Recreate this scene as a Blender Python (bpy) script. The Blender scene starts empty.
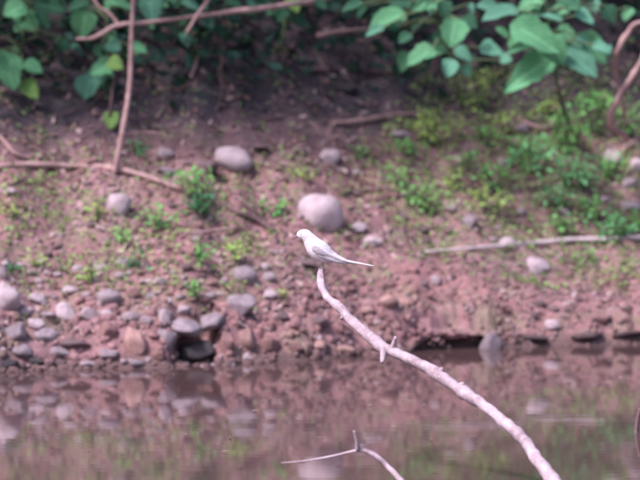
import bpy, math, random
import numpy as np
from mathutils import Vector, Matrix, noise as mnoise

R = math.radians
rnd = random.Random(11)
rng = np.random.default_rng(7)
scene = bpy.context.scene
COL = scene.collection

# ------------------------------------------------------------------ camera
CAM_H = 1.27
PITCH = R(3.9)
HALF = R(3.65)
FPX = 320 / math.tan(HALF)            # focal length in photo pixels (640 wide)
cam = bpy.data.cameras.new('camera'); camo = bpy.data.objects.new('camera', cam); COL.objects.link(camo)
camo.location = (0, 0, CAM_H); camo.rotation_euler = (R(90) - PITCH, 0, 0)
cam.sensor_width = 36; cam.lens = 18 / math.tan(HALF)
cam.clip_start = .1; cam.clip_end = 1000
cam.dof.use_dof = True; cam.dof.focus_distance = 11.55; cam.dof.aperture_fstop = 5.0
scene.camera = camo
scene.render.resolution_x = 1024; scene.render.resolution_y = 768

# ------------------------------------------------------------------ world, sun, exposure
SUN_EL, SUN_DIR = R(52), Vector((-.62, -.55, 0)).normalized()
w = bpy.data.worlds.new('World'); scene.world = w; w.use_nodes = True
nt = w.node_tree
bg = nt.nodes['Background']
sky = nt.nodes.new('ShaderNodeTexSky'); sky.sky_type = 'NISHITA'; sky.sun_disc = False
sky.sun_elevation = SUN_EL; sky.sun_rotation = math.atan2(SUN_DIR.x, SUN_DIR.y)
sky.air_density = 1.0; sky.dust_density = 4.0; sky.ozone_density = 1.0
nt.links.new(sky.outputs[0], bg.inputs[0]); bg.inputs[1].default_value = .10
sl = bpy.data.lights.new('sun', 'SUN'); sl.energy = 2.6; sl.angle = R(10); sl.color = (1, .90, .84)
so = bpy.data.objects.new('sun', sl); COL.objects.link(so)
sd = Vector((SUN_DIR.x * math.cos(SUN_EL), SUN_DIR.y * math.cos(SUN_EL), math.sin(SUN_EL)))
so.rotation_euler = (-sd).to_track_quat('-Z', 'Y').to_euler(); so.location = sd * 30
vs = scene.view_settings
vs.view_transform = 'Standard'; vs.look = 'None'; vs.gamma = 1; vs.exposure = .92
vs.use_white_balance = True; vs.white_balance_temperature = 6050; vs.white_balance_tint = 25
try:
    scene.cycles.filter_width = 2.2
except Exception: pass

# ------------------------------------------------------------------ materials
def new_mat(name):
    m = bpy.data.materials.new(name); m.use_nodes = True
    return m, m.node_tree, m.node_tree.nodes['Principled BSDF']

def node(t, kind, **kw):
    n = t.nodes.new(kind)
    for k, v in kw.items(): setattr(n, k, v)
    return n

def noise_fac(t, scale, detail=4, rough=.6, coord='Object', vec_scale=None, seed=None):
    tc = node(t, 'ShaderNodeTexCoord')
    src = tc.outputs[coord]
    if vec_scale:
        mp = node(t, 'ShaderNodeMapping'); mp.inputs['Scale'].default_value = vec_scale
        t.links.new(src, mp.inputs[0]); src = mp.outputs[0]
    n = node(t, 'ShaderNodeTexNoise')
    n.inputs['Scale'].default_value = scale; n.inputs['Detail'].default_value = detail; n.inputs['Roughness'].default_value = rough
    if seed is not None:
        a = node(t, 'ShaderNodeVectorMath', operation='ADD'); a.inputs[1].default_value = (seed, seed * .7, seed * 1.3)
        t.links.new(src, a.inputs[0]); src = a.outputs[0]
    t.links.new(src, n.inputs['Vector'])
    return n.outputs['Fac']

def ramp(t, fac, stops, interp='LINEAR'):
    r = node(t, 'ShaderNodeValToRGB'); e = r.color_ramp; e.interpolation = interp
    while len(e.elements) < len(stops): e.elements.new(.5)
    for el, (p, c) in zip(e.elements, stops):
        el.position = p; el.color = (*c, 1) if len(c) == 3 else c
    t.links.new(fac, r.inputs[0]); return r.outputs[0]

def mix(t, fac, a, b, mode='MIX'):
    m = node(t, 'ShaderNodeMix', data_type='RGBA', blend_type=mode)
    for sock, v in ((m.inputs['Factor'], fac), (m.inputs['A'], a), (m.inputs['B'], b)):
        if hasattr(v, 'links'): t.links.new(v, sock)
        elif isinstance(v, (int, float)): sock.default_value = v
        else: sock.default_value = (*v, 1)
    return m.outputs['Result']

def bump(t, b, fac, strength, dist):
    n = node(t, 'ShaderNodeBump'); n.inputs['Strength'].default_value = strength; n.inputs['Distance'].default_value = dist
    t.links.new(fac, n.inputs['Height']); t.links.new(n.outputs[0], b.inputs['Normal'])

def vary(t, col, amount, source='Random'):
    """brightness variation per object"""
    oi = node(t, 'ShaderNodeObjectInfo')
    hs = node(t, 'ShaderNodeHueSaturation')
    mr = node(t, 'ShaderNodeMapRange'); mr.inputs[3].default_value = 1 - amount; mr.inputs[4].default_value = 1 + amount
    t.links.new(oi.outputs['Random'], mr.inputs[0]); t.links.new(mr.outputs[0], hs.inputs['Value']); t.links.new(col, hs.inputs['Color'])
    return hs.outputs[0]

def mat_stone(name, base, dark, spot, rough=.85):
    m, t, b = new_mat(name)
    n1 = noise_fac(t, 1.7, 6, .72); n2 = noise_fac(t, 6.5, 5, .75, seed=3)
    c = mix(t, ramp(t, n1, [(.35, (0, 0, 0)), (.66, (1, 1, 1))]), dark, base)
    c = mix(t, ramp(t, n2, [(.55, (0, 0, 0)), (.75, (.6, .6, .6))]), c, spot)
    # mud and moss stains with shapes of their own
    n3 = noise_fac(t, 1.1, 5, .7, seed=17)
    c = mix(t, ramp(t, n3, [(.54, (0, 0, 0)), (.70, (.45, .45, .45))]), c, (.22, .165, .155))
    t.links.new(vary(t, c, .2), b.inputs['Base Color']); b.inputs['Roughness'].default_value = rough
    bump(t, b, n2, .8, .012)
    return m

def mat_wood(name, base, dark, light, rough=.8, sc=(1, 1, 1)):
    m, t, b = new_mat(name)
    n1 = noise_fac(t, 17, 6, .75); n2 = noise_fac(t, 70, 5, .75, seed=5)
    c = mix(t, ramp(t, n1, [(.34, (0, 0, 0)), (.6, (1, 1, 1))]), dark, base)
    c = mix(t, ramp(t, n2, [(.48, (0, 0, 0)), (.8, (.75, .75, .75))]), c, light)
    t.links.new(vary(t, c, .1), b.inputs['Base Color']); b.inputs['Roughness'].default_value = rough
    bump(t, b, n2, .5, .003)
    return m

def mat_leaf(name, c1, c2, island=False, rough=.75, trans=.25, amount=.2):
    m, t, b = new_mat(name)
    n1 = noise_fac(t, 5, 4, .65)
    c = mix(t, ramp(t, n1, [(.35, (0, 0, 0)), (.7, (1, 1, 1))]), c1, c2)
    if not island:      # veins in the leaf's own space (x across, y along) and a few brown spots
        tc = node(t, 'ShaderNodeTexCoord'); sp = node(t, 'ShaderNodeSeparateXYZ'); t.links.new(tc.outputs['Object'], sp.inputs[0])
        ab = node(t, 'ShaderNodeMath', operation='ABSOLUTE'); t.links.new(sp.outputs[0], ab.inputs[0])
        k1 = node(t, 'ShaderNodeMath', operation='MULTIPLY_ADD'); k1.inputs[1].default_value = -.9; t.links.new(ab.outputs[0], k1.inputs[0]); t.links.new(sp.outputs[1], k1.inputs[2])
        k2 = node(t, 'ShaderNodeMath', operation='MULTIPLY'); k2.inputs[1].default_value = 6.5; t.links.new(k1.outputs[0], k2.inputs[0])
        k3 = node(t, 'ShaderNodeMath', operation='FRACT'); t.links.new(k2.outputs[0], k3.inputs[0])
        v1 = ramp(t, k3.outputs[0], [(.02, (.8, .8, .8)), (.14, (0, 0, 0))]); v2 = ramp(t, ab.outputs[0], [(.012, (1, 1, 1)), (.035, (0, 0, 0))])
        vn = mix(t, 1.0, v1, v2, 'LIGHTEN')
        c = mix(t, vn, c, tuple(min(1, q * 1.35 + .02) for q in c2))
        n4 = noise_fac(t, 3.2, 4, .7, seed=9)
        c = mix(t, ramp(t, n4, [(.64, (0, 0, 0)), (.72, (.8, .8, .8))]), c, (.26, .22, .09))
    if island:
        g = node(t, 'ShaderNodeNewGeometry'); hs = node(t, 'ShaderNodeHueSaturation')
        mr = node(t, 'ShaderNodeMapRange'); mr.inputs[3].default_value = .55; mr.inputs[4].default_value = 1.45
        t.links.new(g.outputs['Random Per Island'], mr.inputs[0]); t.links.new(mr.outputs[0], hs.inputs['Value']); t.links.new(c, hs.inputs['Color'])
        mh = node(t, 'ShaderNodeMapRange'); mh.inputs[3].default_value = .47; mh.inputs[4].default_value = .52
        t.links.new(g.outputs['Random Per Island'], mh.inputs[0]); t.links.new(mh.outputs[0], hs.inputs['Hue'])
        c = hs.outputs[0]
    else:
        c = vary(t, c, amount)
    t.links.new(c, b.inputs['Base Color']); b.inputs['Roughness'].default_value = rough
    b.inputs['Specular IOR Level'].default_value = .22
    tr = node(t, 'ShaderNodeBsdfTranslucent'); t.links.new(c, tr.inputs[0])
    ms = node(t, 'ShaderNodeMixShader'); ms.inputs[0].default_value = trans
    out = t.nodes['Material Output']
    t.links.new(b.outputs[0], ms.inputs[1]); t.links.new(tr.outputs[0], ms.inputs[2]); t.links.new(ms.outputs[0], out.inputs[0])
    return m

def mat_island(name, stops, rough=.85):
    m, t, b = new_mat(name)
    g = node(t, 'ShaderNodeNewGeometry')
    c = ramp(t, g.outputs['Random Per Island'], stops)
    n1 = noise_fac(t, 60, 3, .6)
    c = mix(t, ramp(t, n1, [(.3, (.6, .6, .6)), (.7, (1, 1, 1))]), (.04, .03, .03), c)
    t.links.new(c, b.inputs['Base Color']); b.inputs['Roughness'].default_value = rough
    return m

M = {}
M['pale'] = mat_stone('pale_pink_stone', (.68, .57, .60), (.48, .385, .415), (.76, .69, .71))
M['grey'] = mat_stone('grey_stone', (.46, .385, .42), (.29, .235, .26), (.60, .53, .56))
M['dull'] = mat_stone('dull_brown_stone', (.27, .19, .19), (.16, .11, .115), (.36, .28, .27))
M['red'] = mat_stone('red_clay_stone', (.40, .225, .21), (.26, .15, .14), (.52, .37, .35))
M['salmon'] = mat_stone('salmon_clay_stone', (.60, .38, .34), (.42, .25, .22), (.68, .50, .46))
M['undercut_shade'] = mat_stone('undercut_shade_stone', (.13, .085, .088), (.075, .05, .053), (.19, .13, .13))  # dark colour standing in for shade under the right bank's undercut
M['dark'] = mat_stone('dark_wet_stone', (.09, .08, .09), (.05, .045, .05), (.15, .13, .14), .5)
M['bleached'] = mat_wood('bleached_wood', (.47, .375, .41), (.22, .155, .175), (.64, .55, .59))
M['white_wood'] = mat_wood('whitened_wood', (.66, .57, .58), (.42, .34, .35), (.75, .69, .70))
M['twig_pink'] = mat_wood('pinkish_twig', (.46, .30, .285), (.25, .15, .145), (.62, .46, .43))
M['twig_brown'] = mat_wood('brown_twig', (.17, .10, .10), (.09, .055, .06), (.27, .18, .18))
M['twig_grey'] = mat_wood('grey_twig', (.16, .13, .16), (.09, .075, .09), (.25, .21, .24))
M['leaf_mid'] = mat_leaf('mid_green_leaf', (.08, .28, .125), (.135, .375, .19))
M['leaf_teal'] = mat_leaf('blue_green_leaf', (.085, .275, .175), (.14, .365, .245))
M['leaf_yellow'] = mat_leaf('yellow_green_leaf', (.15, .32, .08), (.24, .42, .12))
M['leaf_dark'] = mat_leaf('dark_green_leaf', (.022, .10, .055), (.045, .15, .08))
M['weed'] = mat_leaf('weed_leaf', (.11, .33, .085), (.21, .47, .14), island=True)
M['weed_yellow'] = mat_leaf('yellow_weed_leaf', (.23, .39, .09), (.40, .54, .16), island=True)
M['weed_dark'] = mat_leaf('dark_weed_leaf', (.03, .14, .06), (.06, .21, .09), island=True)
M['weed_blue'] = mat_leaf('blue_weed_leaf', (.10, .33, .12), (.19, .45, .19), island=True)
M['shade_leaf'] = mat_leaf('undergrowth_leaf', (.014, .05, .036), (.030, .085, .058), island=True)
M['stem'] = mat_wood('green_stem', (.10, .15, .07), (.06, .09, .045), (.16, .19, .10))
M['litter'] = mat_island('leaf_litter', [(0, (.09, .05, .05)), (.3, (.22, .12, .11)), (.6, (.34, .21, .19)), (.85, (.50, .38, .36)), (1, (.10, .075, .08))])
M['gravel'] = mat_island('gravel', [(0, (.13, .09, .09)), (.35, (.27, .165, .155)), (.65, (.29, .21, .21)), (.9, (.40, .31, .32)), (1, (.23, .12, .105))])
M['twigs'] = mat_island('fine_twigs', [(0, (.09, .06, .065)), (.4, (.18, .11, .11)), (.8, (.28, .19, .18)), (1, (.38, .28, .27))])
M['cover'] = mat_leaf('ground_cover', (.15, .27, .075), (.26, .36, .13), island=True, trans=.15)

# ------------------------------------------------------------------ terrain function
def _hash(ix, iy, s):
    n = (ix.astype(np.int64) * 374761393 + iy.astype(np.int64) * 668265263 + s * 982451653) & 0xffffffff
    n = ((n ^ (n >> 13)) * 1274126177) & 0xffffffff
    return ((n ^ (n >> 16)) & 0xffff) / 65535.0 - .5

def vnoise(x, y, s=0):
    x = np.asarray(x, float); y = np.asarray(y, float)
    ix = np.floor(x); iy = np.floor(y); fx = x - ix; fy = y - iy
    fx = fx * fx * (3 - 2 * fx); fy = fy * fy * (3 - 2 * fy)
    a = _hash(ix, iy, s); b = _hash(ix + 1, iy, s); c = _hash(ix, iy + 1, s); d = _hash(ix + 1, iy + 1, s)
    return (a * (1 - fx) + b * fx) * (1 - fy) + (c * (1 - fx) + d * fx) * fy

def shore_from_px(px, py):
    dep = PITCH + math.atan((py - 240) / FPX); D = CAM_H / math.tan(dep)
    return (px - 320) / FPX * D, D
SH = [shore_from_px(*p) for p in ((-60, 376), (30, 371), (110, 368), (205, 366), (290, 361), (380, 354), (440, 350), (520, 347), (640, 344), (700, 343))]
SHX = np.array([-60, -20, -6] + [p[0] for p in SH] + [6, 20, 60.])
SHY = np.array([12.2, 12.6, 13.1] + [p[1] for p in SH] + [14.7, 15.2, 14.4])
PT = np.array([-400, -15.5, -14, -12.5, -11.4, -4, -1.2, -.25, 0, .03, .09, .18, .5, 1.0, 1.4, 1.6, 1.8, 2.2, 3.0, 6, 30, 400])
PH = np.array([1.4, .9, .25, .05, -.5, -.7, -.35, -.09, 0, .03, .085, .115, .25, .52, .74, .88, 1.10, 1.6, 2.1, 2.4, 2.7, 3.0])

def height(x, y):
    x = np.asarray(x, float); y = np.asarray(y, float)
    ys = np.interp(x, SHX, SHY) + .06 * vnoise(x * 5, x * 0 + 3, 9) + .05 * vnoise(x * 17, x * 0 + 3, 10)
    t = y - ys
    h = np.interp(t, PT, PH)
    amp = np.clip((t + .15) / .3, 0, 1)
    low = np.clip(1 - np.abs(t - .14) / .3, 0, 1) * (1 - .6 * np.clip((x - .1) / .4, 0, 1))
    h = h + low * amp * (.055 * vnoise(x * 11, y * 11, 31) + .03 * vnoise(x * 26, y * 26, 32))
    h = h + amp * (.06 * vnoise(x * 2.6, y * 2.6, 1) + .032 * vnoise(x * 8, y * 8, 2) + .015 * vnoise(x * 21, y * 21, 3) + .008 * vnoise(x * 55, y * 55, 4))
    h = h + .4 * np.clip((t - 4) / 10, 0, 1) * vnoise(x * .3, y * .3, 5)
    # hollows under the stones at the water's edge
    h = h - .12 * np.exp(-(((x + .345) / .06) ** 4 + ((t - .12) / .11) ** 4))
    # undercut along the right shore, below the overhanging ledge
    h = h - .055 * np.exp(-((t - .055) / .05) ** 4) * np.clip((x - .2) / .08, 0, 1) * np.clip((.60 - x) / .12, 0, 1)
    return h

def ray(px, py):
    d = Vector(((px - 320) / FPX, 1, -(py - 240) / FPX))
    c, s = math.cos(PITCH), math.sin(PITCH)
    return Vector((d.x, d.y * c + d.z * s, -d.y * s + d.z * c))

_YS = np.arange(9.0, 19.0, .006)
def ground(px, py):
    d = ray(px, py)
    k = _YS / d.y
    z = CAM_H + k * d.z
    g = np.maximum(height(k * d.x, _YS), 0)
    i = int(np.argmax(z <= g)) if (z <= g).any() else len(_YS) - 1
    return Vector((k[i] * d.x, _YS[i], float(height(k[i] * d.x, _YS[i]))))

def at(px, py, Y):
    d = ray(px, py); k = Y / d.y
    return Vector((d.x * k, Y, CAM_H + d.z * k))

def pxm(Y): return Y / FPX           # metres per photo pixel at distance Y

# ------------------------------------------------------------------ object helpers
def link(name, me, mat=None, parent=None, smooth=True):
    if mat and not me.materials: me.materials.append(M[mat] if isinstance(mat, str) else mat)
    o = bpy.data.objects.new(name, me); COL.objects.link(o)
    if parent: o.parent = parent
    return o

def mesh(name, verts, faces, smooth=True):
    me = bpy.data.meshes.new(name); me.from_pydata([tuple(v) for v in verts], [], faces); me.update()
    if smooth: me.polygons.foreach_set('use_smooth', [True] * len(me.polygons))
    return me

def np_mesh(name, V, F, smooth=False):
    """V (n,3); F (m,k) int array with k vertices per face"""
    me = bpy.data.meshes.new(name); k = F.shape[1]
    me.vertices.add(len(V)); me.vertices.foreach_set('co', V.astype(np.float32).ravel())
    me.loops.add(F.size); me.loops.foreach_set('vertex_index', F.astype(np.int32).ravel())
    me.polygons.add(len(F)); me.polygons.foreach_set('loop_start', np.arange(0, F.size, k, dtype=np.int32))
    me.update(calc_edges=True)
    if smooth: me.polygons.foreach_set('use_smooth', [True] * len(F))
    return me

def tag(o, label, cat=None, group=None, kind=None):
    o['label'] = label
    if cat: o['category'] = cat
    if group: o['group'] = group
    if kind: o['kind'] = kind
    return o

def empty(name, loc):
    o = bpy.data.objects.new(name, None); COL.objects.link(o); o.location = loc; o.empty_display_size = .05
    return o

def catmull(P, n):
    out = []
    P = [np.array(p, float) for p in P]
    Q = [2 * P[0] - P[1]] + P + [2 * P[-1] - P[-2]]
    for i in range(1, len(Q) - 2):
        for k in range(n):
            t = k / n
            a, b, c, d = Q[i - 1], Q[i], Q[i + 1], Q[i + 2]
            out.append(.5 * ((2 * b) + (c - a) * t + (2 * a - 5 * b + 4 * c - d) * t * t + (3 * b - a - 3 * c + d) * t ** 3))
    out.append(P[-1]); return out

def tube_data(path, sides=8, wob=.0, seed=0):
    """path of (x,y,z,r)"""
    P = [np.array(p, float) for p in path]
    V, F = [], []
    up = np.array((0.13, -.9, .42))
    for i, p in enumerate(P):
        a = P[max(i - 1, 0)][:3]; b = P[min(i + 1, len(P) - 1)][:3]
        tg = b - a; tg /= (np.linalg.norm(tg) + 1e-9)
        u = np.cross(tg, up); u /= (np.linalg.norm(u) + 1e-9); v = np.cross(tg, u)
        for s in range(sides):
            th = 2 * math.pi * s / sides
            r = p[3]
            if wob: r *= 1 + wob * mnoise.noise((p[0] * 45 + seed, p[2] * 45 + math.cos(th) * 1.2, p[1] * 45 + math.sin(th) * 1.2))
            V.append(p[:3] + r * (math.cos(th) * u + math.sin(th) * v))
    n = len(P)
    for i in range(n - 1):
        for s in range(sides):
            s2 = (s + 1) % sides
            F.append((i * sides + s, i * sides + s2, (i + 1) * sides + s2, (i + 1) * sides + s))
    V.append(P[0][:3]); V.append(P[-1][:3]); c0, c1 = n * sides, n * sides + 1
    for s in range(sides):
        s2 = (s + 1) % sides
        F.append((c0, s2, s)); F.append((c1, (n - 1) * sides + s, (n - 1) * sides + s2))
    return V, F

def merge(parts):
    V, F = [], []
    for v, f in parts:
        o = len(V); V += list(v); F += [tuple(i + o for i in q) for q in f]
    return V, F

def recenter(V, c):
    return [np.array(v) - np.array(c) for v in V]

# ------------------------------------------------------------------ THE BANK
def axis(segments):
    out = []
    for a, b, st in segments:
        n = max(1, int(round((b - a) / st))); out += list(np.linspace(a, b, n, endpoint=False))
    out.append(segments[-1][1]); return np.array(out)
xs = axis([(-200, -40, 16), (-40, -10, 2), (-10, -4, .4), (-4, -1.45, .06), (-1.45, 1.45, .0115), (1.45, 4, .06), (4, 10, .4), (10, 40, 2), (40, 200, 16)])
ysx = axis([(-200, -40, 16), (-40, -4, 2), (-4, 4, .4), (4, 12.2, .4), (12.2, 13.1, .05), (13.1, 16.1, .0115), (16.1, 18, .05), (18, 24, .3), (24, 60, 3), (60, 200, 14)])
X, Y = np.meshgrid(xs, ysx)
Z = height(X, Y)
V = np.stack([X.ravel(), Y.ravel(), Z.ravel()], 1)
nx = len(xs); ii = np.arange(len(ysx) - 1)[:, None] * nx + np.arange(nx - 1)[None, :]
F = np.stack([ii, ii + 1, ii + nx + 1, ii + nx], -1).reshape(-1, 4)
me = np_mesh('riverbank', V, F, True)
m, t, b = new_mat('bank_soil')
n1 = noise_fac(t, 3.2, 5, .6); n2 = noise_fac(t, 17, 6, .7, seed=2); n3 = noise_fac(t, 60, 4, .7, seed=8)
soil = ramp(t, n2, [(.30, (.11, .075, .075)), (.45, (.21, .116, .124)), (.58, (.305, .178, .184)), (.72, (.48, .35, .355))])
redder = ramp(t, n3, [(.30, (.13, .075, .07)), (.55, (.32, .162, .160)), (.75, (.46, .29, .285))])
soil = mix(t, ramp(t, n1, [(.4, (0, 0, 0)), (.62, (.8, .8, .8))]), soil, redder)
moss = noise_fac(t, 5.5, 5, .7, seed=26)
soil = mix(t, ramp(t, moss, [(.5, (0, 0, 0)), (.64, (.5, .5, .5))]), soil, (.20, .21, .12))
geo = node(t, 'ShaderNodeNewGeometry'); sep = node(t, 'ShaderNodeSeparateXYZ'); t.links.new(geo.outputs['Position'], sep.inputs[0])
# leaf mould with painted-in shade under the shrubs, wet mud at the water's edge
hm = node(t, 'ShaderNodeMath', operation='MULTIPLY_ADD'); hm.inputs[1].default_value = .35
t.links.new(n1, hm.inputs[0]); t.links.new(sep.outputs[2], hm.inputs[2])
shaded_mould = ramp(t, n3, [(.3, (.028, .024, .032)), (.55, (.062, .051, .062)), (.75, (.12, .098, .11))])
soil = mix(t, ramp(t, hm.outputs[0], [(.66, (0, 0, 0)), (.82, (.95, .95, .95))]), soil, shaded_mould)
wm = node(t, 'ShaderNodeMath', operation='MULTIPLY_ADD'); wm.inputs[1].default_value = .05
t.links.new(n2, wm.inputs[0]); t.links.new(sep.outputs[2], wm.inputs[2])
wet = ramp(t, wm.outputs[0], [(.035, (1, 1, 1)), (.06, (0, 0, 0))])
soil = mix(t, wet, soil, (.12, .075, .072))
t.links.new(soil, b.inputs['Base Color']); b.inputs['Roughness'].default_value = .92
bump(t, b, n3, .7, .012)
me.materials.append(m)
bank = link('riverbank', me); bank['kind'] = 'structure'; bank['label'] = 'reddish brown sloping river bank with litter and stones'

# overhanging soil ledge along the right shore
lx = np.linspace(.19, .62, 150); V = []; F = []
for i, x in enumerate(lx):
    y0 = float(np.interp(x, SHX, SHY) + .06 * vnoise(x * 5, 3., 9) + .05 * vnoise(x * 17, 3., 10))
    f = min(1, i / 45, (len(lx) - 1 - i) / 60); f = f * f * (3 - 2 * f)
    nz = float(vnoise(x * 9, 1., 70) * .03); th = .022 + float(vnoise(x * 13, 1., 72)) * .016
    back = y0 + .14 + float(vnoise(x * 11, 2., 75)) * .05; zb = float(height(x, back)) + .002
    zt = .050 + float(vnoise(x * 7, 2., 73)) * .02; front = y0 + .014 + nz
    ctrl = [(back, zb), (y0 + .10, zb * .6 + zt * .4 + .004), (y0 + .06 + nz * .5, zt + .004), (front + .012, zt - .004), (front, zt - th * .4), (front + .004, zt - th * .8), (front + .03, zt - th), (y0 + .11, zt - th), (back, zb - .03)]
    ring = catmull([(a, c) for a, c in ctrl], 3)
    for q, (a, c) in enumerate(ring):
        amp = .8 if q < 14 else .35
        V.append((x, a - amp * (.022 * float(vnoise(x * 34, q * .5, 80)) + .012 * float(vnoise(x * 90, q * 1.1, 82))), c - (1 - f) * .07 + amp * (.022 * float(vnoise(x * 38, q * .55, 81)) + .010 * float(vnoise(x * 85, q * 1.2, 83)))))
    k = len(ring)
for i in range(len(lx) - 1):
    for j in range(k): F.append((i * k + j, i * k + (j + 1) % k, (i + 1) * k + (j + 1) % k, (i + 1) * k + j))
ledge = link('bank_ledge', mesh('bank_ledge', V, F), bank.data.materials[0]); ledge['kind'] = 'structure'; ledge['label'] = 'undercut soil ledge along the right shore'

# water
me = mesh('river_water', [(-200, -11.5, 0), (200, -11.5, 0), (200, 17, 0), (-200, 17, 0)], [(0, 1, 2, 3)])
m, t, b = new_mat('river_water')
b.inputs['Base Color'].default_value = (.095, .06, .058, 1); b.inputs['Roughness'].default_value = .035; b.inputs['IOR'].default_value = 1.33
rip = noise_fac(t, 1, 3, .5, vec_scale=(6, 17, 1))
bump(t, b, rip, .014, .010)
me.materials.append(m)
water = link('river_water', me); water['kind'] = 'structure'; water['label'] = 'still shallow water mirroring the bank'

# ------------------------------------------------------------------ STONES
ICO = {}
def ico(sub):
    if sub not in ICO:
        import bmesh
        bm = bmesh.new(); bmesh.ops.create_icosphere(bm, subdivisions=sub, radius=1)
        ICO[sub] = ([v.co.copy() for v in bm.verts], [tuple(v.index for v in f.verts) for f in bm.faces]); bm.free()
    return ICO[sub]

def stone_mesh(seed, sub=3, cuts=11, sharp=.66, lump=.42):
    r = random.Random(seed); V, F = ico(sub); off = Vector((r.uniform(-50, 50), r.uniform(-50, 50), r.uniform(-50, 50)))
    planes = []
    for _ in range(cuts):
        n = Vector((r.gauss(0, 1), r.gauss(0, 1), r.gauss(0, 1))).normalized(); planes.append((n, r.uniform(sharp - .1, sharp + .08)))
    out = []
    for v in V:
        p = v * (1 + lump * mnoise.noise(v * 1.1 + off) + lump * .35 * mnoise.noise(v * 2.7 + off))
        for n, d in planes:
            k = p.dot(n)
            if k > d: p = p - n * (k - d) * .96
        p = p * (1 + .02 * mnoise.noise(v * 7 + off)); out.append(p)
    mx = [max(abs(p[i]) for p in out) for i in range(3)]
    return mesh('stone', [(p.x / mx[0], p.y / mx[1], p.z / mx[2]) for p in out], F)

def put_stone(name, px, py, wpx, hpx, mat, seed, label, rot=0, me=None, group=None, cat='stone', sub=3, cuts=11, depth=.85, sharp=.66):
    """px,py centre in the photo, size in photo pixels; the base rests in the bank"""
    g = ground(px, py + hpx * .30)
    s = pxm(g.y)
    me = me or stone_mesh(seed, sub, cuts, sharp, .42 if sharp < .7 else .25)
    if me.materials:
        if me.materials[0] != M[mat]: me = me.copy(); me.materials.clear()
    o = link(name, me, mat)
    o.scale = (wpx * s / 2, wpx * s / 2 * depth, hpx * s / 2 * 1.08)
    o.location = (g.x, g.y + .1 * wpx * s, g.z + hpx * s * .26)
    o.rotation_euler = (random.Random(seed).uniform(-.1, .1), R(rot), 0)
    tag(o, label, cat, group)
    return o

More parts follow.
